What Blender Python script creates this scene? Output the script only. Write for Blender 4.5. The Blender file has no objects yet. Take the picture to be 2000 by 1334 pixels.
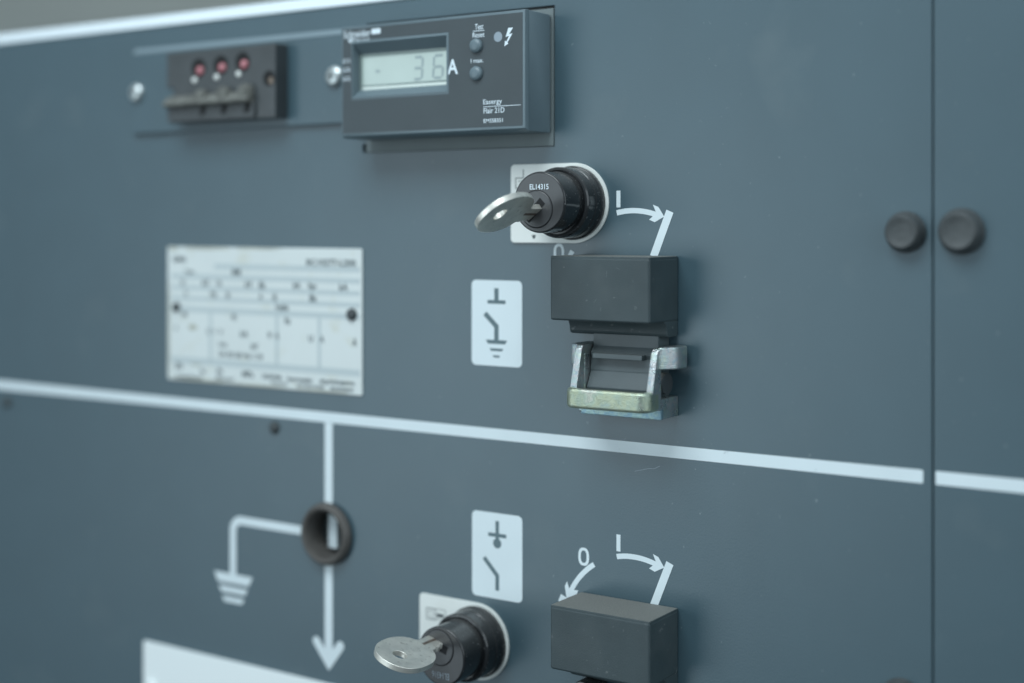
import bpy, bmesh, math, random
from mathutils import Vector, Matrix
random.seed(7)
S = bpy.context.scene
C = S.collection
MM = 0.001
pi = math.pi

# ---------------------------------------------------------------- camera
cam_d = bpy.data.cameras.new('camera'); cam = bpy.data.objects.new('camera', cam_d); C.objects.link(cam)
cam.location = (0, -0.494, 0); cam.rotation_euler = (pi/2, 0, math.radians(33.8))
cam_d.sensor_width = 36; cam_d.lens = 50.0; cam_d.shift_y = -0.1145
cam_d.clip_start = 0.01; cam_d.clip_end = 50
cam_d.dof.use_dof = True; cam_d.dof.focus_distance = 0.556; cam_d.dof.aperture_fstop = 3.1
S.camera = cam
# ---------------------------------------------------------------- light
w = bpy.data.worlds.new('World'); S.world = w; w.use_nodes = True
nt = w.node_tree; bg = nt.nodes['Background']
tc = nt.nodes.new('ShaderNodeTexCoord'); sx = nt.nodes.new('ShaderNodeSeparateXYZ'); rp = nt.nodes.new('ShaderNodeValToRGB')
ma = nt.nodes.new('ShaderNodeMath'); ma.operation = 'MULTIPLY_ADD'; ma.inputs[1].default_value = .5; ma.inputs[2].default_value = .5
nt.links.new(tc.outputs['Generated'], sx.inputs[0]); nt.links.new(sx.outputs['Z'], ma.inputs[0]); nt.links.new(ma.outputs[0], rp.inputs[0])
nt.links.new(rp.outputs[0], bg.inputs[0])
rp.color_ramp.elements[0].position = .25; rp.color_ramp.elements[0].color = (.12, .15, .17, 1)
rp.color_ramp.elements[1].position = .85; rp.color_ramp.elements[1].color = (.50, .62, .70, 1)
bg.inputs[1].default_value = 0.74

def area(name, loc, target, sx_, sy_, power, col):
    l = bpy.data.lights.new(name, 'AREA'); l.shape = 'RECTANGLE'; l.size = sx_; l.size_y = sy_; l.energy = power; l.color = col
    o = bpy.data.objects.new(name, l); C.objects.link(o); o.location = loc
    o.rotation_euler = (Vector(target)-Vector(loc)).to_track_quat('-Z', 'Y').to_euler(); return o
area('window_light', (-1.55, -2.0, -0.22), (-0.33, 0, -0.1), 1.35, 1.25, 14.5, (.79, .93, 1.0))
area('ceiling_light', (-0.33, -0.55, .66), (-0.33, 0, -.05), .55, .4, 6.5, (.85, .95, 1.0))
area('side_fill', (0.75, -0.35, 0.25), (-0.3, 0, -0.05), .8, .8, 3.8, (.80, .93, 1.0))  # added fill lamp, brightens the faces turned to the right
S.view_settings.view_transform = 'Standard'; S.view_settings.look = 'None'
S.view_settings.exposure = 0.0; S.view_settings.gamma = 1.0; S.view_settings.use_curve_mapping = False

# ---------------------------------------------------------------- materials
def mat(name, col, rough=.5, metal=0., spec=.5, noise=0., nscale=60., bump=0., bscale=800., rvar=0., coat=0.):
    m = bpy.data.materials.new(name); m.use_nodes = True; t = m.node_tree; b = t.nodes['Principled BSDF']
    b.inputs['Base Color'].default_value = (*col, 1); b.inputs['Roughness'].default_value = rough
    b.inputs['Metallic'].default_value = metal; b.inputs['Specular IOR Level'].default_value = spec
    b.inputs['Coat Weight'].default_value = coat
    g = t.nodes.new('ShaderNodeNewGeometry')
    m['pos'] = g.name
    def nz(scale, detail=5):
        n = t.nodes.new('ShaderNodeTexNoise'); n.inputs['Scale'].default_value = scale; n.inputs['Detail'].default_value = detail
        t.links.new(g.outputs['Position'], n.inputs['Vector']); return n
    if noise:
        n = nz(nscale); r = t.nodes.new('ShaderNodeMapRange')
        r.inputs[1].default_value = .3; r.inputs[2].default_value = .7; r.inputs[3].default_value = 1-noise; r.inputs[4].default_value = 1+noise
        t.links.new(n.outputs['Fac'], r.inputs[0])
        v = t.nodes.new('ShaderNodeVectorMath'); v.operation = 'SCALE'; v.inputs[0].default_value = col
        t.links.new(r.outputs[0], v.inputs['Scale']); t.links.new(v.outputs[0], b.inputs['Base Color'])
    if rvar:
        n = nz(nscale*.6+11); r = t.nodes.new('ShaderNodeMapRange')
        r.inputs[1].default_value = .3; r.inputs[2].default_value = .7; r.inputs[3].default_value = rough-rvar; r.inputs[4].default_value = rough+rvar
        t.links.new(n.outputs['Fac'], r.inputs[0]); t.links.new(r.outputs[0], b.inputs['Roughness'])
    if bump:
        n = nz(bscale, 3); p = t.nodes.new('ShaderNodeBump'); p.inputs['Strength'].default_value = bump; p.inputs['Distance'].default_value = .0003
        t.links.new(n.outputs['Fac'], p.inputs['Height']); t.links.new(p.outputs[0], b.inputs['Normal'])
    return m

def mix_over(m, fac_socket_fn, col, rough=None):
    """lay another colour over the material where the factor says so (dust, wear)"""
    t = m.node_tree; b = t.nodes['Principled BSDF']; mx = t.nodes.new('ShaderNodeMix'); mx.data_type = 'RGBA'
    if b.inputs['Base Color'].is_linked: t.links.new(b.inputs['Base Color'].links[0].from_socket, mx.inputs[6])
    else: mx.inputs[6].default_value = b.inputs['Base Color'].default_value
    mx.inputs[7].default_value = (*col, 1)
    f = fac_socket_fn(t); t.links.new(f, mx.inputs[0]); t.links.new(mx.outputs[2], b.inputs['Base Color'])
    if rough is not None:
        q = t.nodes.new('ShaderNodeMix')
        if b.inputs['Roughness'].is_linked: t.links.new(b.inputs['Roughness'].links[0].from_socket, q.inputs[2])
        else: q.inputs[2].default_value = b.inputs['Roughness'].default_value
        q.inputs[3].default_value = rough; t.links.new(f, q.inputs[0]); t.links.new(q.outputs[0], b.inputs['Roughness'])
def speck(scale, lo, hi, amount):
    def fn(t):
        g = t.nodes.new('ShaderNodeNewGeometry'); n = t.nodes.new('ShaderNodeTexNoise'); n.inputs['Scale'].default_value = scale; n.inputs['Detail'].default_value = 4
        t.links.new(g.outputs['Position'], n.inputs['Vector']); r = t.nodes.new('ShaderNodeMapRange')
        r.inputs[1].default_value = lo; r.inputs[2].default_value = hi; r.inputs[3].default_value = 0; r.inputs[4].default_value = amount
        t.links.new(n.outputs['Fac'], r.inputs[0]); return r.outputs[0]
    return fn
def dust_up(amount, lo=.5, scale=1500):
    """dust settled on faces that look up, broken by grain"""
    def fn(t):
        g = t.nodes.new('ShaderNodeNewGeometry'); s = t.nodes.new('ShaderNodeSeparateXYZ'); t.links.new(g.outputs['True Normal'], s.inputs[0])
        r = t.nodes.new('ShaderNodeMapRange'); r.inputs[1].default_value = lo; r.inputs[2].default_value = 1; r.inputs[4].default_value = amount
        t.links.new(s.outputs['Z'], r.inputs[0])
        n = t.nodes.new('ShaderNodeTexNoise'); n.inputs['Scale'].default_value = scale; n.inputs['Detail'].default_value = 6
        t.links.new(g.outputs['Position'], n.inputs['Vector']); q = t.nodes.new('ShaderNodeMapRange')
        q.inputs[1].default_value = .3; q.inputs[2].default_value = .65; q.inputs[3].default_value = .55; q.inputs[4].default_value = 1
        t.links.new(n.outputs['Fac'], q.inputs[0]); m = t.nodes.new('ShaderNodeMath'); m.operation = 'MULTIPLY'
        t.links.new(r.outputs[0], m.inputs[0]); t.links.new(q.outputs[0], m.inputs[1]); return m.outputs[0]
    return fn

M = {}
M['paint'] = mat('panel_paint', (.054, .099, .122), .37, spec=.66, noise=.035, nscale=30, bump=.16, bscale=1300, rvar=.012)
mix_over(M['paint'], speck(420, .69, .77, .40), (.30, .36, .38))
mix_over(M['paint'], speck(26, .60, .74, .16), (.15, .19, .20), .55)
mix_over(M['paint'], speck(900, .72, .80, .25), (.30, .36, .38))
M['print'] = mat('printed_white', (.70, .79, .82), .5, noise=.03, nscale=40)
M['symbol'] = mat('symbol_ink', (.105, .165, .185), .5)
M['black_plastic'] = mat('black_plastic', (.045, .064, .070), .46, spec=.38, noise=.10, nscale=60, bump=.30, bscale=2400, rvar=.06)
mix_over(M['black_plastic'], speck(330, .69, .75, .45), (.26, .28, .28), .8)
mix_over(M['black_plastic'], speck(45, .50, .75, .20), (.14, .155, .155), .62)
mix_over(M['black_plastic'], dust_up(.8, .6), (.235, .235, .215), .9)
M['dark_plastic'] = mat('dark_plastic', (.050, .058, .062), .38, noise=.1, nscale=120, bump=.12, bscale=2200, rvar=.08)
mix_over(M['dark_plastic'], dust_up(.55, .4), (.28, .27, .24), .9)
M['gloss_black'] = mat('gloss_black', (.015, .017, .019), .13, noise=.2, nscale=150, rvar=.05, bump=.03, bscale=900)
mix_over(M['gloss_black'], dust_up(.26, .05, 3200), (.26, .26, .25), .75)
mix_over(M['gloss_black'], speck(900, .64, .74, .4), (.30, .31, .31), .7)
M['lock_face'] = mat('lock_face', (.050, .052, .055), .32, noise=.08, nscale=200, bump=.08, bscale=2400)
M['void'] = mat('void_black', (.006, .007, .008), .8)
M['bezel'] = mat('bezel_grey', (.125, .172, .195), .42, noise=.04, nscale=60, bump=.12, bscale=2600)
M['face'] = mat('meter_face', (.050, .066, .074), .46, noise=.05, nscale=60, bump=.35, bscale=3600, rvar=.04)
M['rear'] = mat('rear_frame', (.15, .185, .19), .6, noise=.05)
M['lcd'] = mat('lcd_glass', (.42, .51, .47), .25, noise=.04, nscale=50, coat=.5)
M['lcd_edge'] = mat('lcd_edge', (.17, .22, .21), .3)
M['lcd_pale'] = mat('lcd_bright_edge', (.68, .75, .70), .3)  # pale line along the bottom of the display
M['digit'] = mat('lcd_digit', (.29, .36, .36), .3)
M['ink'] = mat('white_ink', (.70, .80, .86), .5)
M['lamp_off'] = mat('indicator_lamp', (.26, .32, .37), .35)
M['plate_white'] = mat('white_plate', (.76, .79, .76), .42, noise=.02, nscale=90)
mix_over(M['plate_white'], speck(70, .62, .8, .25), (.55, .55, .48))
M['sign_white'] = mat('white_sign', (.86, .92, .92), .35)
M['nameplate'] = mat('nameplate_white', (.66, .71, .70), .45, noise=.03, nscale=30)
mix_over(M['nameplate'], speck(90, .58, .72, .42), (.56, .56, .45))
M['grime'] = mat('nameplate_grime', (.42, .43, .36), .7, noise=.2, nscale=120)
M['band'] = mat('nameplate_band', (.50, .57, .58), .5)
M['text'] = mat('nameplate_text', (.12, .15, .16), .5)
M['thin_ink'] = mat('grey_ink', (.06, .08, .085), .5)
M['rivet'] = mat('rivet_dark', (.045, .055, .058), .4)
M['nickel'] = mat('nickel', (.80, .78, .71), .42, metal=.80, noise=.08, nscale=260, bump=.05, bscale=900, rvar=.08)
mix_over(M['nickel'], speck(500, .60, .72, .5), (.30, .27, .23), .55)
M['screw'] = mat('zinc_screw', (.55, .60, .60), .38, metal=.85, bump=.05)
M['trim'] = mat('pale_trim', (.72, .80, .84), .4)
M['rubber'] = mat('rubber', (.085, .080, .074), .5, noise=.15, nscale=120, bump=.1)
M['wall'] = mat('back_wall', (.60, .62, .57), .8, noise=.05, nscale=4)
M['brown'] = mat('brass_core', (.20, .16, .13), .45, metal=.6, noise=.3, nscale=500)

M['edge'] = mat('painted_edge_highlight', (.19, .25, .28), .4)  # lighter than the panel paint: highlight put into the colour
M['knob'] = mat('knob_plastic', (.058, .066, .068), .5, noise=.15, nscale=300, bump=.3, bscale=2000)
M['scuff'] = mat('scuff', (.13, .155, .165), .6)
M['dusty'] = mat('dusty_plastic', (.125, .130, .118), .7, noise=.35, nscale=240)
M['tongue'] = mat('tongue_plastic', (.088, .112, .120), .45, noise=.08, nscale=90, bump=.25, bscale=2400)
mix_over(M['tongue'], dust_up(.5, .5), (.24, .25, .24), .85)
mix_over(M['print'], speck(260, .70, .76, .5), (.42, .47, .50))
# red indicator lamp: clear coloured plastic
M['red'] = mat('red_lens', (.40, .13, .15), .22, coat=1.0)
# zinc plating with yellow-blue passivation
def zinc(name, cols, rough, scale):
    m = mat(name, (.5, .55, .5), rough, metal=.92, bump=.8, bscale=2300, nscale=260, rvar=.10)
    t = m.node_tree; b = t.nodes['Principled BSDF']; g = t.nodes.new('ShaderNodeNewGeometry')
    n = t.nodes.new('ShaderNodeTexNoise'); n.inputs['Scale'].default_value = scale; n.inputs['Detail'].default_value = 10; n.inputs['Roughness'].default_value = .68
    t.links.new(g.outputs['Position'], n.inputs['Vector'])
    r = t.nodes.new('ShaderNodeValToRGB'); t.links.new(n.outputs['Fac'], r.inputs[0]); e = r.color_ramp.elements
    e[0].position = .32; e[0].color = (*cols[0], 1); e[1].position = .68; e[1].color = (*cols[-1], 1)
    for k, c in enumerate(cols[1:-1]): x = e.new(.32+.36*(k+1)/(len(cols)-1)); x.color = (*c, 1)
    t.links.new(r.outputs[0], b.inputs['Base Color']); M[name] = m
zinc('zinc', [(.36, .47, .50), (.60, .65, .57), (.47, .57, .57), (.58, .56, .56), (.38, .49, .54), (.62, .66, .56)], .32, 150)
zinc('zinc_yellow', [(.33, .44, .46), (.43, .50, .42), (.50, .54, .39), (.43, .51, .42), (.56, .56, .48), (.38, .47, .45)], .36, 60)
zinc('zinc_blue', [(.28, .43, .47), (.38, .52, .50), (.25, .39, .48), (.40, .52, .47), (.31, .45, .52)], .42, 150)

# ---------------------------------------------------------------- mesh helpers (all in mm: X right, Z up, d = distance out of the panel)
def V(x, z, d): return Vector((x*MM, -d*MM, z*MM))
def merge(bm, tmp):
    me = bpy.data.meshes.new('t'); tmp.to_mesh(me); bm.from_mesh(me); bpy.data.meshes.remove(me); tmp.free()
def box(bm, x0, x1, z0, z1, d0, d1, bev=0., seg=2):
    t = bmesh.new(); v = [t.verts.new(V(x, z, d)) for d in (d0, d1) for z in (z0, z1) for x in (x0, x1)]
    for f in ((0, 1, 3, 2), (4, 6, 7, 5), (0, 4, 5, 1), (2, 3, 7, 6), (0, 2, 6, 4), (1, 5, 7, 3)): t.faces.new([v[i] for i in f])
    if bev: bmesh.ops.bevel(t, geom=t.edges[:], offset=bev*MM, segments=seg, affect='EDGES', profile=.5)
    bmesh.ops.recalc_face_normals(t, faces=t.faces[:]); merge(bm, t)
def solid(bm, ring0, ring1, bev=0., seg=2):
    """prism between two rings of points"""
    t = bmesh.new(); a = [t.verts.new(p) for p in ring0]; c = [t.verts.new(p) for p in ring1]
    t.faces.new(a); t.faces.new(c[::-1]); n = len(a)
    for i in range(n): t.faces.new([a[i], c[i], c[(i+1) % n], a[(i+1) % n]])
    bmesh.ops.recalc_face_normals(t, faces=t.faces[:])
    if bev:
        es = [e for e in t.edges if e.calc_face_angle(0) > .35]
        bmesh.ops.bevel(t, geom=es, offset=bev*MM, segments=seg, affect='EDGES', profile=.5, clamp_overlap=True)
    merge(bm, t)
def prism(bm, poly, d0, d1, bev=0.): solid(bm, [V(x, z, d0) for x, z in poly], [V(x, z, d1) for x, z in poly], bev)
def side_prism(bm, poly, x0, x1, bev=0.): solid(bm, [V(x0, z, d) for d, z in poly], [V(x1, z, d) for d, z in poly], bev)
def plan_prism(bm, poly, z0, z1, bev=0., seg=2): solid(bm, [V(x, z0, d) for x, d in poly], [V(x, z1, d) for x, d in poly], bev, seg)
def face(bm, poly, d): bm.faces.new([bm.verts.new(V(x, z, d)) for x, z in poly])
def lathe(bm, prof, cx, cz, seg=64, cap=True):
    rings = []; q = [prof[0]]
    for a, c in zip(prof, prof[1:]):      # loops held close to each bend keep the edges crisp
        L = math.hypot(c[0]-a[0], c[1]-a[1])
        if L > .7:
            for k in (.12/L, 1-.12/L): q.append((a[0]+(c[0]-a[0])*k, a[1]+(c[1]-a[1])*k))
        q.append(c)
    prof = q
    for r, d in prof:
        rings.append([bm.verts.new(V(cx+r*math.cos(2*pi*i/seg), cz+r*math.sin(2*pi*i/seg), d)) for i in range(seg)])
    for a, c in zip(rings, rings[1:]):
        for i in range(seg): bm.faces.new([a[i], a[(i+1) % seg], c[(i+1) % seg], c[i]])
    if cap: bm.faces.new(rings[-1])
    bmesh.ops.recalc_face_normals(bm, faces=bm.faces[:])
def arc_pts(cx, cz, r, a0, a1, n=12): return [(cx+r*math.cos(math.radians(a0+(a1-a0)*i/n)), cz+r*math.sin(math.radians(a0+(a1-a0)*i/n))) for i in range(n+1)]
def rrect(x0, x1, z0, z1, r, n=6):
    return arc_pts(x1-r, z1-r, r, 0, 90, n)+arc_pts(x0+r, z1-r, r, 90, 180, n)+arc_pts(x0+r, z0+r, r, 180, 270, n)+arc_pts(x1-r, z0+r, r, 270, 360, n)
def stroke(bm, pts, wd, d, caps=False):
    """mitred ribbon along a polyline"""
    h = wd/2; P = [Vector(p) for p in pts]; L = []; R = []
    for i, p in enumerate(P):
        t0 = (p-P[i-1]).normalized() if i else None; t1 = (P[i+1]-p).normalized() if i < len(P)-1 else None
        if t0 is None: t0 = t1
        if t1 is None: t1 = t0
        n0 = Vector((-t0.y, t0.x)); n1 = Vector((-t1.y, t1.x)); m_ = (n0+n1).normalized(); k = h/max(.3, m_.dot(n0))
        L.append(p+m_*k); R.append(p-m_*k)
    for i in range(len(P)-1): face(bm, [tuple(L[i]), tuple(L[i+1]), tuple(R[i+1]), tuple(R[i])], d)
    if caps:
        for p, q in ((P[0], P[1]), (P[-1], P[-2])):
            a = math.degrees(math.atan2(p.y-q.y, p.x-q.x)); face(bm, arc_pts(p.x, p.y, h, a-90, a+90, 10), d)
def origin_of(p):
    while p.parent: p = p.parent
    return p.location.copy()
def obj(name, bm, m_, parent=None, smooth=True):
    me = bpy.data.meshes.new(name)
    if isinstance(bm, bpy.types.Mesh): me = bm; me.name = name
    else: bm.to_mesh(me); bm.free()
    if parent is not None: me.transform(Matrix.Translation(-origin_of(parent)))
    me.materials.clear(); me.materials.append(M[m_])
    if smooth:
        for p in me.polygons: p.use_smooth = True
        try: me.set_sharp_from_angle(angle=math.radians(38))
        except Exception: pass
    o = bpy.data.objects.new(name, me); C.objects.link(o)
    if smooth and len(me.polygons) > 6:
        wn = o.modifiers.new('weighted', 'WEIGHTED_NORMAL'); wn.keep_sharp = True; wn.weight = 80
    if parent is not None: o.parent = parent
    else:   # put the object's own origin at its middle
        bb = [Vector(c) for c in o.bound_box]; mid = sum(bb, Vector())/8; me.transform(Matrix.Translation(-mid)); o.location = mid
    return o
def thing(name, label, cat, x, z, d=0, group=None):
    o = bpy.data.objects.new(name, None); C.objects.link(o); o.location = V(x, z, d); o.empty_display_size = .01
    o['label'] = label; o['category'] = cat
    if group: o['group'] = group
    return o
def tag(o, label, cat, group=None):
    o['label'] = label; o['category'] = cat
    if group: o['group'] = group
    return o
B = bmesh.new
def one(fn, *a, **k):
    bm = B(); fn(bm, *a, **k); return bm
def curve_mesh(cu):
    o = bpy.data.objects.new('tmp', cu); C.objects.link(o); dg = bpy.context.evaluated_depsgraph_get()
    me = bpy.data.meshes.new_from_object(o.evaluated_get(dg)); bpy.data.objects.remove(o); return me
def text_mesh(body, x0, x1, z0, z1, d, bold=.0, flip=False):
    cu = bpy.data.curves.new('t', 'FONT'); cu.body = body; cu.size = 1; cu.offset = bold; cu.resolution_u = 4
    me = curve_mesh(cu)
    xs = [v.co.x for v in me.vertices]; ys = [v.co.y for v in me.vertices]
    ax, bx, ay, by = min(xs), max(xs), min(ys), max(ys)
    for v in me.vertices:
        fx = (v.co.x-ax)/(bx-ax); fy = (v.co.y-ay)/(by-ay)
        if flip: fx = 1-fx; fy = 1-fy
        v.co = V(x0+fx*(x1-x0), z0+fy*(z1-z0), d)
    return me
def add_text(bm, *a, **k):
    me = text_mesh(*a, **k); bm.from_mesh(me); bpy.data.meshes.remove(me)

# ---------------------------------------------------------------- the two sheet-metal fronts
def sheet(name, x0, x1, z0, z1, cuts, parent):
    bm = B(); box(bm, x0, x1, z0, z1, -2.5, 0, .3, 3); o = obj(name, bm, 'paint', parent)
    for c in cuts:
        cb = B(); c(cb); cme = bpy.data.meshes.new('cut'); bmesh.ops.recalc_face_normals(cb, faces=cb.faces[:]); cb.to_mesh(cme); cb.free()
        cme.transform(Matrix.Translation(-origin_of(parent))); co = bpy.data.objects.new('cut', cme); C.objects.link(co); co.location = parent.location
        md = o.modifiers.new('b', 'BOOLEAN'); md.operation = 'DIFFERENCE'; md.solver = 'EXACT'; md.object = co
        bpy.context.view_layer.update(); dg = bpy.context.evaluated_depsgraph_get(); nm = bpy.data.meshes.new_from_object(o.evaluated_get(dg))
        o.modifiers.clear(); o.data = nm; nm.name = name; bpy.data.objects.remove(co)
    for p in o.data.polygons: p.use_smooth = False
    return o
CUT = (-409.3, -309.6, 31.9, 89.9)
RX, RZ = -431.6, -141.5
pan = thing('front_panel', 'large blue grey sheet metal front panel carrying the white printed mimic diagram', 'panel', -430, -88)
def c1(b_): box(b_, CUT[0], CUT[1], CUT[2], CUT[3], -6, 3)
def c3(b_): box(b_, -411.4, -408.6, 32.2, 36.2, -6, 3)
def c2(b_): lathe(b_, [(10.6, -6), (10.6, 3)], RX, RZ, 48); b_.faces.new([v for v in b_.verts][:48][::-1])
sheet('panel_sheet', -860, -154.25, -420, 98.6, [c1, c3, c2], pan)
# bent top edge of the sheet, built as a pale strip
bm = B(); side_prism(bm, [(-.3, 99.0), (.5, 99.4), (-1.2, 104.6), (-2.4, 105.2), (-9, 105.2), (-9, 99.0)], -860, -154.5, .25); obj('top_trim', bm, 'trim', pan)
side = thing('side_panel', 'plain blue grey cabinet panel right of the vertical seam', 'panel', 0, -88)
sheet('panel_sheet', -153.75, 260, -420, 98.6, [], side)
bm = B(); box(bm, -153, 260, -90.7, -86.0, .02, .10, .0); obj('mimic_line', bm, 'print', side, False)
# inner structure behind the seam and cut-outs
o = obj('cabinet_frame', one(box, -862, 262, -422, 97, -60, -30), 'void'); tag(o, 'dark inner frame behind the panel seam and cut-outs', 'frame')
obj('seam_strip', one(box, -160, -148, -420, 96, -5, -2.6), 'rear', side, False)
o = obj('wall', one(box, -3200, 1500, -1200, 2200, -1500, -1400), 'wall'); o['kind'] = 'structure'

# printed mimic diagram, parts of the panel
bm = B(); prism(bm, rrect(-900+41, -157.4, -90.75, -86.05, .6), .02, .09); obj('mimic_line', bm, 'print', pan, False)
bm = B()
stroke(bm, [(-431.6, -90.9), (-431.6, -129.5)], 4.7, .06); obj('flow_line', bm, 'print', pan, False); bm = B()
stroke(bm, [(-431.6, -154.5), (-431.6, -198)], 4.7, .06)
stroke(bm, [(-438.9, -191.8), (-431.5, -200.6), (-424.6, -191.8)], 4.4, .12, True)
obj('flow_arrow', bm, 'print', pan, False)
bm = B()
stroke(bm, [(-446.6, -142.0), (-487.0, -142.0)]+arc_pts(-487, -147.2, 5.2, 90, 180, 8)[1:]+[(-492.2, -168.6)], 4.0, .06, False)
for k, (x0, x1, z0, z1, dx) in enumerate(((-504.8, -479.3, -168.3, -172.9, 2.5), (-501.6, -482.5, -174.6, -177.6, 1.7), (-499.4, -484.7, -179.5, -182.1, 1.5))):
    face(bm, [(x0, z0), (x1, z0), (x1-dx, z1), (x0+dx, z1)], .13)
obj('earth_symbol', bm, 'print', pan, False)

def dial_marks(zo, zero, left0):
    """1 / 0 position marks with curved arrows, zo = shift in z"""
    bm = B(); box(bm, -280.6, -278.8, -130.2+zo, -123.5+zo, .02, .06); obj('position_one', bm, 'print', pan, False)
    bm = B(); zx, zz = zero; o1 = [(zx+2.55*math.copysign(abs(math.cos(a))**.8, math.cos(a)), zz+3.65*math.copysign(abs(math.sin(a))**.8, math.sin(a))) for a in [2*pi*k/32 for k in range(32)]]
    i1 = [(zx+1.35*math.copysign(abs(math.cos(a))**.8, math.cos(a)), zz+2.5*math.copysign(abs(math.sin(a))**.8, math.sin(a))) for a in [2*pi*k/32 for k in range(32)]]
    for k in range(32): face(bm, [o1[k], o1[(k+1) % 32], i1[(k+1) % 32], i1[k]], .05)
    bmesh.ops.remove_doubles(bm, verts=bm.verts[:], dist=1e-7); obj('position_zero', bm, 'print', pan, False)
    cx, R_, cz = -273.0, 32.5, -164.0+zo     # both arcs share one centre
    dlt = max(0, left0-123.5)
    hd = [(-259.2, -133.9), (-261.8, -130.1), (-264.2, -129.2), (-262.7, -132.5), (-265.9, -135.1), (-263.4, -136.1)]
    hd = [(x-cx, z+164.0) for x, z in hd]; bar = [(-256.7, -131.8), (-263.9, -149.6)]; bar = [(x-cx, z+164.0) for x, z in bar]
    def mir(p):
        x, z = p; r_ = math.hypot(x, z); a = math.radians(224.5+dlt)-math.atan2(z, x); return (r_*math.cos(a), r_*math.sin(a))
    L_ = lambda p: (p[0]+cx, p[1]+cz)
    bm = B(); stroke(bm, arc_pts(cx, cz, R_, 103.3, 70, 14), 2.1, .05); face(bm, [L_(p) for p in hd], .09); obj('turn_arrow', bm, 'print', pan, False)
    bm = B(); stroke(bm, arc_pts(cx, cz, R_, left0, 155+dlt, 14), 2.1, .05); face(bm, [L_(mir(p)) for p in hd], .09); obj('turn_arrow', bm, 'print', pan, False)
    bm = B(); stroke(bm, [L_(p) for p in bar], 3.3, .13); obj('position_bar', bm, 'print', pan, False)
    bm = B(); stroke(bm, [L_(mir(p)) for p in bar], 3.3, .13); obj('position_bar', bm, 'print', pan, False)
dial_marks(0, (-295.8, -134.4), 123.5); dial_marks(136.9, (-307.6, -11.6), 150)
# fine scratch and dust specks in the paint below the line
bm = B(); sc = [(-272.3, -97.6), (-269.3, -96.8), (-266.0, -95.9), (-263.6, -95.8), (-261.2, -94.5)]
stroke(bm, sc, .16, .03); obj('scratch', bm, 'lamp_off', pan, False)

# ---------------------------------------------------------------- symbol labels
def symbol_label(x0, x1, z0, z1, marks, label):
    t_ = thing('symbol_label', label, 'label', (x0+x1)/2, (z0+z1)/2, 0, 'printed switch symbol labels')
    obj('label_sheet', one(prism, rrect(x0, x1, z0, z1, 2.2), .01, .12), 'print', t_, False)
    bm = B(); marks(bm); obj('switch_symbol', bm, 'symbol', t_, False)
def earth_sym(bm):
    cx = -338.5
    stroke(bm, [(cx, -26.9), (cx, -32.0)], 2.2, .15); face(bm, [(cx-4.6, -31.95), (cx+4.6, -31.95), (cx+4.6, -33.5), (cx-4.6, -33.5)], .16)
    stroke(bm, [(-344.4, -37.7), (cx, -43.0), (cx, -48.8)], 2.25, .15)
    for hw, lw_, z0, z1 in ((5.4, 4.4, -48.75, -50.4), (3.5, 2.8, -52.3, -53.4), (1.9, 1.35, -55.25, -56.15)):
        face(bm, [(cx-hw, z0), (cx+hw, z0), (cx+lw_, z1), (cx-lw_, z1)], .16)
def load_sym(bm):
    cx = -338.1
    stroke(bm, [(cx, -124.9), (cx, -133.0)], 1.8, .15); face(bm, [(cx-4.6, -130.1), (cx+4.6, -130.1), (cx+4.6, -131.7), (cx-4.6, -131.7)], .16)
    face(bm, arc_pts(cx, -134.3, 2.1, 0, 350, 28), .17)
    stroke(bm, [(-344.9, -141.0), (cx, -147.9), (cx, -154.2)], 1.95, .15)
symbol_label(-351.3, -325.6, -59.7, -23.6, lambda bm: earth_sym(bm), 'pale rounded label with the earthing switch symbol beside the padlock hasp')
symbol_label(-351.1, -325.5, -157.7, -121.6, lambda bm: load_sym(bm), 'pale rounded label with a dot and switch blade symbol above the lower lock')

# ---------------------------------------------------------------- nameplate
npt = thing('nameplate', 'white rating nameplate with blurred technical data fixed by two dark rivets', 'nameplate', -474, -44)
NX0, NX1, NZ0, NZ1 = -536.7, -411.2, -77.0, -11.0
obj('plate', one(prism, rrect(NX0, NX1, NZ0, NZ1, .8), .02, .75, .15), 'nameplate', npt)
def U(u): return NX0+u*(NX1-NX0)/1000.
def W(v_): return NZ1+v_*(NZ0-NZ1)/1000.
bm = B()
for u0, u1, v0, v1 in ((260, 990, 124, 162), (20, 990, 204, 240), (20, 990, 290, 322), (20, 990, 370, 402), (20, 990, 446, 486), (20, 990, 826, 872)):
    face(bm, [(U(u0), W(v0)), (U(u1), W(v0)), (U(u1), W(v1)), (U(u0), W(v1))], .80)
for u in (232, 580, 790): face(bm, [(U(u), W(485)), (U(u+15), W(485)), (U(u+15), W(828)), (U(u), W(828))], .80)
obj('table_lines', bm, 'band', npt, False)
def T(bm, s_, u0, u1, v0, v1): add_text(bm, s_, U(u0), U(u1), W(v1+5), W(v0-3), .84, bold=.03)
bm = B()
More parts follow.
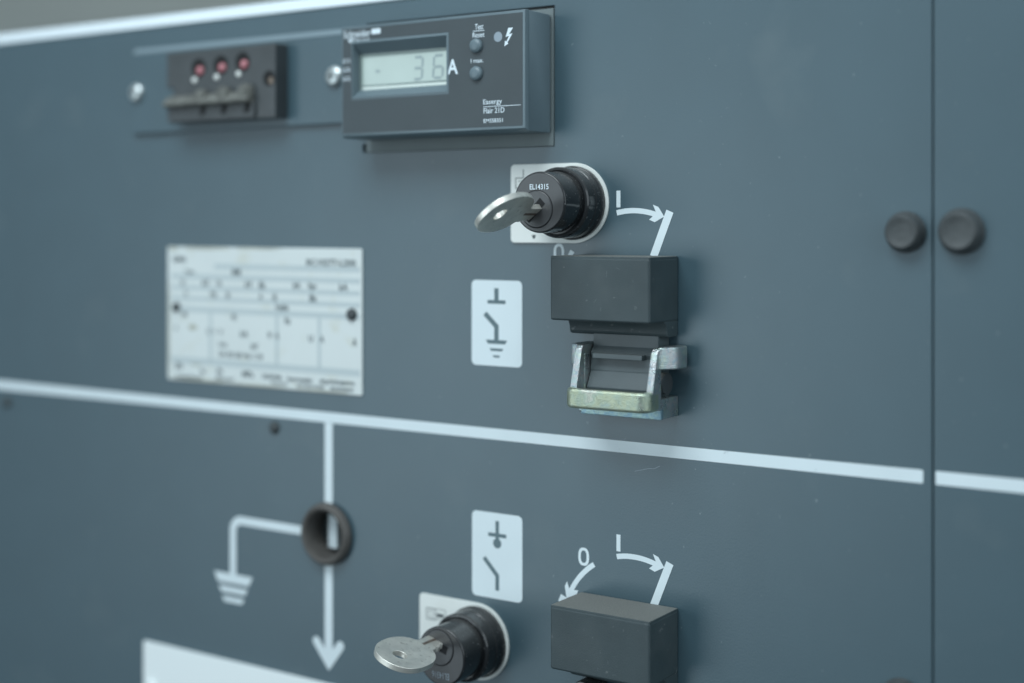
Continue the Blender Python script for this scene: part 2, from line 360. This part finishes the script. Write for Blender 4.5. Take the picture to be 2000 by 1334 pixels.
for a in (('SM6', 30, 105, 75, 112), ('BC10277-L200', 735, 972, 78, 118), ('Type', 95, 150, 172, 205), ('IM', 355, 400, 160, 200),
          ('Ur', 75, 100, 245, 285), ('kV', 195, 235, 245, 285), ('Up', 270, 300, 245, 285), ('kV', 425, 462, 245, 287), ('Ik', 497, 532, 245, 290),
          ('kA', 670, 706, 240, 282), ('Ip', 745, 785, 245, 290), ('kA', 893, 935, 243, 285), ('fr', 98, 115, 328, 365), ('Hz', 240, 272, 325, 365), ('Ir', 325, 348, 325, 370),
          ('A', 495, 515, 330, 368), ('tk', 565, 590, 325, 370), ('Ik', 750, 790, 325, 372), ('Fusible', 582, 646, 402, 440),
          ('M', 85, 110, 490, 520), ('RI', 355, 378, 490, 525), ('Ra', 628, 655, 492, 535), ('A', 40, 58, 595, 625), ('U', 220, 235, 605, 640), ('V', 255, 268, 605, 640), ('V', 288, 305, 605, 640),
          ('kA', 400, 440, 605, 645), ('W', 540, 562, 605, 645), ('A', 578, 600, 605, 645), ('U', 745, 768, 610, 650), ('A', 800, 822, 610, 650), ('A', 955, 975, 612, 662),
          ('Un', 285, 328, 698, 725), ('kV', 455, 492, 692, 732), ('24 50 60 Hz 110', 285, 515, 765, 800), ('SF6', 45, 85, 875, 915), ('kg', 185, 210, 900, 935), ('Pr', 275, 310, 890, 930), ('MPa', 410, 468, 895, 935),
          ('norme', 515, 610, 908, 934), ('hermetic', 640, 765, 908, 938), ('system', 800, 965, 908, 944),
          ('sealed', 50, 190, 958, 980), ('fluor', 270, 370, 948, 972), ('Kyoto', 560, 640, 950, 978), ('protocole', 690, 820, 952, 982), ('system', 850, 960, 955, 986)):
    T(bm, *a)
obj('lettering', bm, 'text', npt, False)
bm = B()
for u0, u1, v0, v1 in ((5, 60, 3, 28), (90, 330, 2, 20), (380, 600, 2, 16), (30, 320, 978, 996), (340, 640, 984, 996), (5, 14, 300, 990), (700, 930, 985, 996), (120, 165, 580, 618), (125, 195, 850, 885)):
    pts = []
    for i in range(16):
        a = 2*pi*i/16; r_ = .5+.1*random.random(); pts.append((U((u0+u1)/2+(u1-u0)*r_*math.cos(a)), W((v0+v1)/2+(v1-v0)*r_*math.sin(a))))
    pts = [(min(max(x, NX0+.2), NX1-.2), min(max(z, NZ0+.2), NZ1-.2)) for x, z in pts]
    face(bm, pts, .78)
obj('grime', bm, 'grime', npt, False)
for x, z, r_ in ((-530.0, -41.0, 2.1), (-417.0, -40.7, 2.5)):
    obj('rivet', one(lathe, [(r_*1.15, .7), (r_*1.15, 1.1), (r_, 2.0), (r_*.55, 2.6), (r_*.1, 2.75)], x, z, 24), 'rivet', npt)

# ---------------------------------------------------------------- white sign at the bottom
sg = thing('warning_sign', 'blank white sign plate cut off by the bottom of the picture', 'sign', -490, -245)
obj('plate', one(prism, rrect(-553.6, -425, -300, -209.9, .8), .02, 1.4, .25), 'sign_white', sg)
obj('rivet', one(lathe, [(3.2, 1.3), (3.2, 1.7), (2.5, 2.6), (1.2, 3.0), (.2, 3.05)], -547.3, -231.3, 24), 'sign_white', sg)

# ---------------------------------------------------------------- mounting plate with its screws
mp = thing('mounting_plate', 'raised blue grey mounting plate behind the fault indicator with two zinc screws', 'plate', -490, 67)
obj('plate', one(side_prism, [(.02, 45.6), (2.2, 45.6), (2.5, 46.0), (2.5, 85.9), (.02, 85.9)], -560.3, -413.2, .25), 'paint', mp)
obj('edge_highlight', one(side_prism, [(.02, 86.0), (2.4, 86.0), (2.0, 86.8), (.6, 88.6), (.02, 88.8)], -560.2, -413.2, .1), 'edge', mp)  # light strip painted as the highlight along the plate's top edge
def screw(x, z, r_, d0, parent):
    s = obj('screw', one(lathe, [(r_, d0), (r_, d0+.8), (r_*.93, d0+1.8), (r_*.7, d0+2.8), (r_*.35, d0+3.3), (r_*.05, d0+3.4)], x, z, 36), 'screw', parent)
    bm = B(); face(bm, [(x-.5, z-1.8), (x+.5, z-1.8), (x+.5, z+1.8), (x-.5, z+1.8)], d0+3.46); face(bm, [(x-1.8, z-.45), (x-.52, z-.45), (x-.52, z+.45), (x-1.8, z+.45)], d0+3.46); face(bm, [(x+.52, z-.45), (x+1.8, z-.45), (x+1.8, z+.45), (x+.52, z+.45)], d0+3.46)
    obj('cross_recess', bm, 'rivet', s, False)
screw(-556.6, 66.3, 4.7, 2.3, mp); screw(-425.5, 67.0, 5.0, 2.3, mp)

# ---------------------------------------------------------------- fault indicator with three lamps
ind = thing('fault_indicator', 'black plastic indicator block with three red lamps left of the meter', 'indicator', -490, 66)
bm = B(); F = 10.9
prism(bm, [(-524.0, 49.2), (-454.4, 49.2), (-454.4, 83.5), (-526.2, 83.5), (-526.2, 66.3), (-521.5, 66.3), (-521.5, 61.5), (-524.0, 61.5)], 2.3, F, .5)
body = obj('housing', bm, 'dark_plastic', ind)
for x, z in ((-503.7, 73.6), (-488.9, 74.2), (-474.6, 74.8)):
    l = obj('lamp_socket', one(lathe, [(4.6, F+.02), (4.6, F+.1), (4.4, F+.14)], x-.5, z+1.3, 28), 'void', ind)
    obj('red_lamp', one(lathe, [(2.3, F), (2.3, F+.6), (2.0, F+1.3), (1.1, F+1.8), (.2, F+1.9)], x+.9, z-.2, 28), 'red', l)
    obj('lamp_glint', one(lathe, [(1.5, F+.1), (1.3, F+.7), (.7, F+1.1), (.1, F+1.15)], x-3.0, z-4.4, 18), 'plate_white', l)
    k = obj('push_knob', one(lathe, [(3.4, F), (3.4, F+3.2), (3.0, F+4.2), (.4, F+4.4)], x+3.4, z-12.8, 28), 'dusty', ind)
bm = B(); box(bm, -524.0, -466.5, 49.6, 56.6, F-1, F+1.6, .4)
tl = obj('terminal_block', bm, 'dark_plastic', ind)
bm = B(); side_prism(bm, [(F, 62.2), (F+1.4, 61.8), (F+5.2, 58.4), (F+5.2, 57.2), (F+3.6, 56.4), (F, 56.4)], -524.0, -467.5, .4); obj('dusty_ledge', bm, 'dusty', tl)
bm = B()
for x in (-499.5, -485.5, -470.5): prism(bm, [(x-2.4, 52), (x+.6, 52), (x+2.6, 57.2), (x-.8, 57.2)], F+1.55, F+1.75)
obj('terminal_openings', bm, 'void', ind)
obj('screw_hole', one(lathe, [(3.6, F+.02), (3.6, F+.12), (3.5, F+.15)], -458.4, 67.4, 30), 'void', ind)
obj('fixing_screw', one(lathe, [(1.7, F-2), (1.7, F+.4), (1.2, F+.6), (.2, F+.7)], -457.0, 66.2, 24), 'brown', ind)

# ---------------------------------------------------------------- digital meter
mt = thing('digital_ammeter', 'dark grey digital current meter with LCD display and two buttons', 'meter', -359, 60)
X0, X1, Z0, Z1, MF = -407.2, -311.0, 37.4, 85.9, 19.7
bm = B()
prism(bm, [(X0+.5, Z0), (X1, Z0), (X1, Z1), (X0+.5, Z1)], .9, 17.5, .5)
# flared front rim
solid(bm, [V(x, z, 17.2) for x, z in ((X0+.5, Z0-.2), (X1+.1, Z0-.2), (X1+.1, Z1+.2), (X0+.5, Z1+.2))], [V(x, z, MF) for x, z in ((X0, Z0+.9), (X1-.3, Z0+.9), (X1-.3, Z1-.1), (X0, Z1-.1))], .4)
hs = obj('housing', bm, 'bezel', mt)
obj('rear_frame', one(box, -409.1, -310.0, 32.1, 88.6, -5, .5, .25), 'rear', mt)
# front face with a sloped window recess
wx0, wx1, wz0, wz1 = -400.4, -349.9, 55.0, 78.3; sx0, sx1, sz0, sz1 = -400.0, -351.0, 58.2, 73.9
bx0, bx1, bz0, bz1 = X0+1.0, X1-1.4, Z0+2.1, Z1-1.2; fd = MF+.12
bm = B()
A_ = [(bx0, bz0), (bx1, bz0), (bx1, bz1), (bx0, bz1)]; Wn = [(wx0, wz0), (wx1, wz0), (wx1, wz1), (wx0, wz1)]
for i in range(4):
    j = (i+1) % 4; face(bm, [A_[i], A_[j], Wn[j], Wn[i]], fd)
    bm.faces.new([bm.verts.new(V(*A_[i], fd)), bm.verts.new(V(*A_[j], fd)), bm.verts.new(V(*A_[j], MF-.3)), bm.verts.new(V(*A_[i], MF-.3))])
bmesh.ops.remove_doubles(bm, verts=bm.verts[:], dist=1e-6)
obj('faceplate', bm, 'face', mt, False)
# recess: bezel-coloured rim and sloping walls
bm = B(); rim = [(wx0-.8, wz0-1.1), (wx1+.9, wz0-1.1), (wx1+.9, wz1+1.0), (wx0-.8, wz1+1.0)]; Sc = [(sx0, sz0), (sx1, sz0), (sx1, sz1), (sx0, sz1)]
rr = .3
for i in range(4):
    j = (i+1) % 4
    for (p, q, dp, dq) in ((rim, Wn, fd+.02, fd+rr), (Wn, Sc, fd+rr, MF-3.6)):
        bm.faces.new([bm.verts.new(V(*p[i], dp)), bm.verts.new(V(*p[j], dp)), bm.verts.new(V(*q[j], dq)), bm.verts.new(V(*q[i], dq))])
obj('window_frame', bm, 'bezel', mt, False)
# the housing is solid: cut its front away where the display sits
cb = B(); box(cb, wx0+.1, wx1-.1, wz0+.1, wz1-.1, MF-4.2, MF+3); cme = bpy.data.meshes.new('c'); cb.to_mesh(cme); cb.free()
co = bpy.data.objects.new('c', cme); C.objects.link(co)
md = hs.modifiers.new('b', 'BOOLEAN'); md.operation = 'DIFFERENCE'; md.solver = 'EXACT'; md.use_self = True; md.object = co
bpy.context.view_layer.update(); nm = bpy.data.meshes.new_from_object(hs.evaluated_get(bpy.context.evaluated_depsgraph_get())); hs.modifiers.clear(); hs.data = nm; bpy.data.objects.remove(co)
LD = MF-3.7
lcd = obj('display', one(box, sx0-.5, sx1+.5, sz0-.5, sz1+.5, LD-.4, LD), 'lcd', mt, False)
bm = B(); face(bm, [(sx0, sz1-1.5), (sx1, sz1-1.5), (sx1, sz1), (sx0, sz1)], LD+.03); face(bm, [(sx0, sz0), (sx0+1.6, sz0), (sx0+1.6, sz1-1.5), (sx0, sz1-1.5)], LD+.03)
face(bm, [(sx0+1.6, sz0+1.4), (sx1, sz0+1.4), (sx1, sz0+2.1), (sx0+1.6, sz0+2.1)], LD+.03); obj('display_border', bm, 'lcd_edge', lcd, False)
bm = B(); face(bm, [(sx0+1.8, sz0+.3), (sx1, sz0+.3), (sx1, sz0+1.2), (sx0+1.8, sz0+1.2)], LD+.05); obj('display_edge', bm, 'lcd_pale', lcd, False)
bm = B()
def seg7(x, z, w_, h_, segs, t_=1.25):
    g_ = .15; sl = .06
    def q(p): face(bm, [(a+sl*(c-z), c) for a, c in p], LD+.04)
    hz = lambda zc: q([(x+g_+t_*.5, zc-t_/2), (x+w_-g_-t_*.5, zc-t_/2), (x+w_-g_-t_*.1, zc), (x+w_-g_-t_*.5, zc+t_/2), (x+g_+t_*.5, zc+t_/2), (x+g_+t_*.1, zc)])
    vt = lambda xc, za, zb: q([(xc-t_/2, za+g_+t_*.4), (xc, za+g_), (xc+t_/2, za+g_+t_*.4), (xc+t_/2, zb-g_-t_*.4), (xc, zb-g_), (xc-t_/2, zb-g_-t_*.4)])
    if 'a' in segs: hz(z+h_)
    if 'g' in segs: hz(z+h_/2)
    if 'd' in segs: hz(z)
    if 'f' in segs: vt(x, z+h_/2, z+h_)
    if 'b' in segs: vt(x+w_, z+h_/2, z+h_)
    if 'e' in segs: vt(x, z, z+h_/2)
    if 'c' in segs: vt(x+w_, z, z+h_/2)
seg7(-370.4, 61.4, 4.6, 9.3, 'abgcd'); seg7(-359.9, 61.4, 4.9, 9.3, 'afgecd'); seg7(-391.8, 61.4, 3.4, 9.3, 'g')
obj('digits', bm, 'digit', lcd, False)
TD = fd+.04
for s_, x0, x1, z0, z1, nm_, bd in (('A', -349.6, -344.2, 61.9, 68.1, 'unit_letter', .02), ('Test', -335.6, -331.4, 79.4, 81.7, 'lettering', .004), ('Reset', -336.8, -330.9, 76.2, 78.3, 'lettering', .004),
        ('I max.', -337.7, -331.5, 65.9, 67.7, 'lettering', .005), ('Easergy', -331.5, -322.3, 48.1, 50.7, 'lettering', .005), ('Flair 21D', -331.3, -321.1, 45.0, 47.2, 'lettering', .005),
        ('EMS58351', -331.3, -321.9, 41.2, 42.8, 'lettering', .005), ('(L1)', -406.0, -402.1, 69.7, 72.1, 'lettering', .005), ('(L2)', -406.0, -402.1, 65.8, 68.2, 'lettering', .005), ('(L3)', -406.0, -402.1, 61.9, 64.3, 'lettering', .005),
        ('Schneider', -405.6, -390.6, 80.9, 84.1, 'lettering', .005), ('Electric', -400.3, -390.8, 79.0, 80.5, 'lettering', .0)):
    bm = B(); add_text(bm, s_, x0, x1, z0, z1, TD, bold=bd); obj(nm_, bm, 'ink', mt, False)
bm = B(); face(bm, [(-336.7, 78.75), (-330.9, 78.75), (-330.9, 79.0), (-336.7, 79.0)], TD); obj('rule', bm, 'ink', mt, False); bm = B(); face(bm, [(-331.5, 47.62), (-313.2, 47.62), (-313.2, 47.85), (-331.5, 47.85)], TD); obj('rule', bm, 'ink', mt, False)
bm = B(); prism(bm, rrect(-390.0, -385.1, 81.6, 83.9, .5), fd+.01, TD+.05); obj('logo_block', bm, 'ink', mt, False)
bm = B(); stroke(bm, [(-403.0, 80.2), (-401.8, 79.0), (-401.0, 80.1), (-401.8, 81.1)], .7, TD); obj('logo_swirl', bm, 'ink', mt, False)
bm = B(); face(bm, arc_pts(-324.2, 75.7, 2.05, 0, 350, 28), TD); obj('fault_lamp', bm, 'lamp_off', mt, False)
bm = B()
lg = [(-317.0, 79.2), (-319.3, 79.2), (-320.6, 75.7), (-319.0, 75.9), (-320.2, 73.8), (-320.9, 74.2), (-321.2, 72.0), (-319.2, 73.0), (-319.7, 73.4), (-317.3, 76.9), (-318.9, 76.7)]
face(bm, [(x+.1, z-.3) for x, z in lg], TD); obj('lightning_symbol', bm, 'ink', mt, False)
for z in (72.8, 61.5):
    obj('push_button', one(lathe, [(2.95, fd), (2.95, fd+.9), (2.65, fd+1.5), (1.8, fd+2.0), (.8, fd+2.2), (.1, fd+2.22)], -334.7, z, 40), 'bezel', mt)

# ---------------------------------------------------------------- key locks
def make_lock(X, Z, px, pz, label, txt, upside, sgn):
    t_ = thing('key_lock', label, 'lock', X, Z, 0, 'black key locks on white plates')
    h = 16.3; xl = X-30.6
    out = arc_pts(X, Z, h, -90, 90, 36)+arc_pts(xl+1.8, Z+h-1.8, 1.8, 90, 180, 6)+arc_pts(xl+1.8, Z-h+1.8, 1.8, 180, 270, 6)
    obj('backing_plate', one(prism, out, .02, 1.1, .3), 'plate_white', t_)
    # little drawing printed on the backing plate
    bm = B()
    if upside:   # lower lock: square with a filled block
        for p in (rrect(xl+4.0, xl+9.0, Z+5.6, Z+10.4, .2, 1),): stroke(bm, p+[p[0]], .34, 1.16)
        stroke(bm, [(xl+5.3, Z+6.6), (xl+5.3, Z+9.4), (xl+7.8, Z+9.4), (xl+7.8, Z+6.6), (xl+5.3, Z+6.6)], .2, 1.19)
        stroke(bm, [(xl+9.3, Z+10.6), (xl+14.2, Z+10.6), (xl+14.2, Z+6.2), (xl+9.3, Z+6.2)], .2, 1.17)
        face(bm, [(xl+9.6, Z+7.2), (xl+13.2, Z+7.2), (xl+13.2, Z+8.7), (xl+9.6, Z+8.7)], 1.21)
    else:
        stroke(bm, [(xl+6.4, Z+14.2), (xl+6.4, Z+10.6), (xl+2.6, Z+10.6), (xl+2.6, Z+6.4), (xl+6.4, Z+6.4)], .35, 1.16)
        stroke(bm, [(xl+4.0, Z+9.3), (xl+8.6, Z+9.3)], .25, 1.18)
        face(bm, [(xl+10.6, Z-13.0), (xl+12.6, Z-13.0), (xl+12.1, Z-14.5), (xl+11.1, Z-14.5)], 1.16)
    obj('printed_symbol', bm, 'thin_ink', t_, False)
    prof = [(15.0, 1.0), (15.0, 2.6), (14.75, 3.1), (14.5, 3.2), (14.35, 4.6), (14.3, 6.5), (13.95, 6.75), (13.95, 7.05), (14.25, 7.3), (14.2, 12.4), (13.7, 13.1), (13.0, 13.3), (12.75, 12.9), (12.1, 12.7)]
    obj('collar', one(lathe, prof, X, Z, 96), 'gloss_black', t_)
    b_ = obj('barrel', one(lathe, [(12.05, 12), (12.05, 25.8), (11.93, 26.25), (11.68, 26.55), (11.3, 26.7)], X, Z, 96), 'gloss_black', t_)
    obj('barrel_face', one(lathe, [(11.25, 26.5), (11.25, 26.72), (11.2, 26.74)], X, Z, 96), 'lock_face', b_)
    bm = B(); lathe(bm, [(7.55, 26.7), (7.5, 26.80), (7.2, 26.80)], px, pz, 72); obj('plug_groove', bm, 'void', t_)
    pl = obj('plug', one(lathe, [(7.25, 26.7), (7.2, 27.05), (7.0, 27.2), (6.8, 27.22)], px, pz, 72), 'lock_face', t_)
    bm = B()
    if upside: add_text(bm, txt, X-4.3, X+4.3, Z-9.0, Z-6.4, 26.80, bold=.0, flip=True)
    else: add_text(bm, txt, X-4.3, X+4.4, Z+5.0, Z+7.1, 26.80, bold=.006)
    obj('lettering', bm, 'ink' if not upside else 'lamp_off', b_, False)
    return pl
pl1 = make_lock(-300.1, 8.6, -301.2, 5.9, 'upper black key lock with EL14315 face on white plate, above the padlock hasp', 'EL14315', False, 1)
pl2 = make_lock(-348.0, -176.9, -348.7, -173.3, 'lower black key lock with upside down face, at the bottom edge', 'EL14316', True, -1)

def make_key(px, pz, wdir, label, tilt=0.):
    """flat key: l along the outward normal, w along the keyway"""
    t_ = thing('key', label, 'key', px, pz, 27, 'metal keys in the locks')
    cu = bpy.data.curves.new('k', 'CURVE'); cu.dimensions = '2D'; cu.fill_mode = 'BOTH'; cu.extrude = .95; cu.bevel_depth = .22; cu.bevel_resolution = 2; cu.resolution_u = 1
    L0, W0, cl = 12.6, 11.1, 20.4
    out = []
    for i in range(64):
        a = -pi/2+.36+(2*pi-.72)*i/63
        ca, sa = math.cos(a), math.sin(a); out.append((W0*math.copysign(abs(ca)**.88, ca), cl+L0*math.copysign(abs(sa)**.88, sa)))
    blade = [(-3.6, 7.4), (-3.6, 3.0), (-3.9, 2.6), (-3.9, -1), (3.4, -1), (3.4, .3), (2.3, 1.6), (4.0, 2.6), (4.1, 3.8), (2.9, 5.2), (4.4, 6.2), (4.4, 7.6)]
    outline = out+blade
    def spl(pts):
        s = cu.splines.new('POLY'); s.points.add(len(pts)-1)
        for p, (x, y) in zip(s.points, pts): p.co = (x, y, 0, 1)
        s.use_cyclic_u = True
    spl(outline); spl([(3.3*math.cos(2*pi*i/28), 24.2+2.9*math.sin(2*pi*i/28)) for i in range(28)])
    me = curve_mesh(cu)
    wv = Vector((wdir[0], 0, wdir[1])).normalized(); lv = Vector((0, -1, 0)); nv = wv.cross(lv)
    for v in me.vertices: v.co = (wv*v.co.x+lv*v.co.y+nv*v.co.z)*MM+V(px, pz, 27)
    obj('bow_and_blade', me, 'nickel', t_)
    # milled groove along the blade
    bm = B()
    for s in (1, -1):
        q = [wv*a+lv*l_+nv*(1.2*s) for a, l_ in ((-1.2, 0), (.2, 0), (.2, 8.5), (-1.2, 8.5))]
        bm.faces.new([bm.verts.new(p*MM+V(px, pz, 27)) for p in q])
    obj('milled_groove', bm, 'brown', t_, False)
make_key(-302.4, 4.5, (-.80, -.60), 'tilted metal key sticking out of the upper lock, seen edge-on')
make_key(-350.2, -171.3, (.93, -.30), 'flat lying metal key in the lower lock, its top face towards us')
def keyway(pl, px, pz, wdir):
    wv = Vector((wdir[0], wdir[1])).normalized(); n_ = Vector((-wv.y, wv.x)); c_ = Vector((px, pz)); bm = B()
    p = [c_+wv*a+n_*b2 for a, b2 in ((-5.3, -1.7), (5.3, -1.7), (5.3, 1.7), (-5.3, 1.7))]
    face(bm, [tuple(q) for q in p], 27.27); obj('keyway', bm, 'void', pl, False)
keyway(pl1, -301.9, 5.4, (-.70, -.71)); keyway(pl2, -349.4, -172.4, (.93, -.30))

# ---------------------------------------------------------------- actuator covers with padlock hasp
def make_cover(zo, label, tongue=True):
    t_ = thing('lever_cover', label, 'cover', -275, -25+zo, 0, 'black covers over the lever shafts')
    Z = lambda z: z+zo
    bm = B(); box(bm, -297.0, -252.9, Z(-37.4), Z(-12.9), .3, 23.7, .95, 4); box(bm, -296.85, -253.05, Z(-13.6), Z(-12.3), .3, 23.45, .35, 2)
    obj('hood', bm, 'black_plastic', t_)
    bm = B(); side_prism(bm, [(.2, Z(-37)), (12, Z(-37)), (10.2, Z(-38.8)), (9.4, Z(-40.5)), (9.2, Z(-42.5)), (8.2, Z(-43.5)), (.2, Z(-43.5))], -297.0, -253.0, .9); obj('skirt', bm, 'black_plastic', t_)
    if tongue:
        bm = B(); side_prism(bm, [(.2, Z(-43)), (9.0, Z(-43)), (9.2, Z(-47.8)), (11.4, Z(-50.4)), (10.8, Z(-52.2)), (11.5, Z(-57.0)), (11.3, Z(-57.5)), (14.4, Z(-63.6)), (13.8, Z(-65.6)), (4, Z(-68)), (.2, Z(-68))], -285.9, -257.0, .3)
        nk = obj('tongue', bm, 'tongue', t_)
        obj('tongue_ridge', one(box, -283.2, -261.2, Z(-52.3), Z(-50.3), 11, 14.6, .3), 'tongue', nk)
    else:
        obj('shaft_knob', one(lathe, [(4.2, 1), (4.2, 13.2), (3.9, 13.8), (3.2, 14), (.2, 14)], -288.6, Z(-47.6), 40), 'gloss_black', t_)
    bm = B(); rnd = random.Random(int(5-zo))
    for k in range(4):
        x = rnd.uniform(-294, -258); z = Z(rnd.uniform(-35, -15)); a = rnd.uniform(-.5, 2.0); L = rnd.uniform(.8, 2.6)
        stroke(bm, [(x, z), (x+L*.5*math.cos(a), z+L*.5*math.sin(a)+.06), (x+L*math.cos(a), z+L*math.sin(a))], .10, 23.72)
    obj('scratches', bm, 'scuff', t_, False)
    return t_
make_cover(0, 'upper black box cover with a tongue reaching down into the padlock hasp')
lowc = make_cover(-136.4, 'lower black box cover with dusty top at the bottom edge, below the curved arrows', False)

hp = thing('padlock_hasp', 'iridescent zinc plated U shaped padlock hasp under the upper box cover', 'hasp', -271, -62)
HX0, HX1 = -289.5, -252.9
prof = [(.2, -74.3), (14.1, -74.3), (14.5, -70.6), (22.0, -70.4), (22.6, -62.8), (18.9, -48.6), (17.4, -46.9), (2, -46.6), (2, -54.9), (14.1, -55.4), (14.1, -66.3), (.2, -66.3)]
plR = [(.2, -74.3), (13.6, -74.3), (14.6, -73.3), (14.6, -70.6), (21.0, -70.2), (21.2, -63.0), (17.4, -48.8), (16.0, -47.0), (2, -46.7), (2, -54.9), (14.1, -55.4), (14.1, -66.3), (.2, -66.3)]
obj('side_arm', one(side_prism, plR, HX1-3.0, HX1-.05, .55), 'zinc', hp)
obj('side_arm', one(side_prism, plR, HX0+.05, HX0+3.2, .55), 'zinc', hp)
obj('inner_cheek', one(box, HX0+2.0, HX0+3.4, -70, -50.5, 6, 15.2, .3), 'zinc', hp)
o_ = arc_pts(HX1-4.4, 21.9, 4.4, 0, 90, 8)+arc_pts(HX0+4.4, 21.9, 4.4, 90, 180, 8); i_ = arc_pts(HX0+4.6, 21.2, 1.8, 180, 90, 5)+arc_pts(HX1-4.6, 21.2, 1.8, 90, 0, 5)
bm = B(); plan_prism(bm, [(HX1, 15.5)]+o_+[(HX0, 15.5), (HX0+2.8, 15.5)]+i_+[(HX1-2.8, 15.5)], -70.9, -63.1, 1.5, 4); obj('front_bar', bm, 'zinc_yellow', hp)
obj('lower_flange', one(box, HX0+1.0, HX1-.02, -74.4, -70.0, 12.4, 14.7, .5), 'zinc_blue', hp)
obj('head_flange', one(plan_prism, [(HX1-.5, 16.4), (HX1+.7, 15.8), (HX1+4.4, 11.5), (HX1+5.1, 9.5), (HX1+5.3, 3), (HX1+3.2, 1.5), (HX1-.5, 1.5)], -55.2, -46.6, 1.1, 3), 'zinc', hp)
obj('head_flange', one(plan_prism, [(HX0+.5, 16.6), (HX0-2.4, 15.8), (HX0-3.2, 14.6), (HX0-3.6, 13), (HX0-3.6, 3), (HX0-2.2, 1.5), (HX0+.5, 1.5)], -55.4, -46.8, .8, 3), 'zinc', hp)
bm = B()
for k in range(24):
    a0, a1 = 2*pi*k/24, 2*pi*(k+1)/24
circ = [(7.6+4.4*math.cos(2*pi*k/24), -61.2+4.2*math.sin(2*pi*k/24)) for k in range(24)]
side_prism(bm, circ, HX1-4.5, HX1-.9, .2); obj('pivot_pin', bm, 'dark_plastic', hp)

# ---------------------------------------------------------------- sight ring
rg = thing('sight_ring', 'dark round sight ring on the vertical line showing a white bar inside', 'ring', RX, RZ)
obj('rim', one(lathe, [(13.8, .02), (14.4, .9), (14.2, 2.6), (13.2, 4.2), (12.3, 4.6), (11.2, 4.0), (10.6, 2.4), (10.25, .5), (10.2, -7.9), (10.2, -8)], RX, RZ, 72, cap=False), 'rubber', rg)
obj('position_disc', one(lathe, [(10.15, -7.6), (10.1, -7.0)], RX, RZ, 48), 'rivet', rg)
obj('white_bar', one(box, RX-4.9, RX+.3, RZ-8.0, RZ+8.0, -7.0, -5.2, .3), 'print', rg)

# ---------------------------------------------------------------- knobs, rivets
def knob(x, z, k, label):
    t_ = thing('fixing_knob', label, 'knob', x, z, 0, 'black round fixing knobs')
    obj('washer', one(lathe, [(7.3*k, .02), (7.4*k, .5), (7.1*k, 1.0), (6.9*k, 1.05)], x, z, 48), 'knob', t_)
    obj('cap', one(lathe, [(6.9*k, 1), (6.7*k, 2.6), (6.1*k, 4.6), (5.7*k, 5.4), (5.3*k, 5.7), (4.6*k, 5.5), (3.0*k, 5.1), (.2, 4.9)], x, z, 48), 'knob', t_)
knob(-163.6, -2.8, 1.0, 'black knob just left of the vertical seam')
knob(-144.0, -2.5, 1.1, 'black knob just right of the vertical seam')
knob(-165.0, -167.6, 1.0, 'black knob barely showing at the bottom edge near the seam')
def stud(x, z, label):
    o = obj('panel_rivet', one(lathe, [(3.0, .02), (3.0, .4), (2.5, 1.3), (1.4, 1.9), (.1, 2.1)], x, z, 28), 'rivet'); tag(o, label, 'rivet', 'small dark rivets under the long line')
stud(-663.3, -97.4, 'small dark rivet at the far left under the long line')
stud(-464.9, -95.6, 'small dark rivet left of the vertical arrow under the long line')
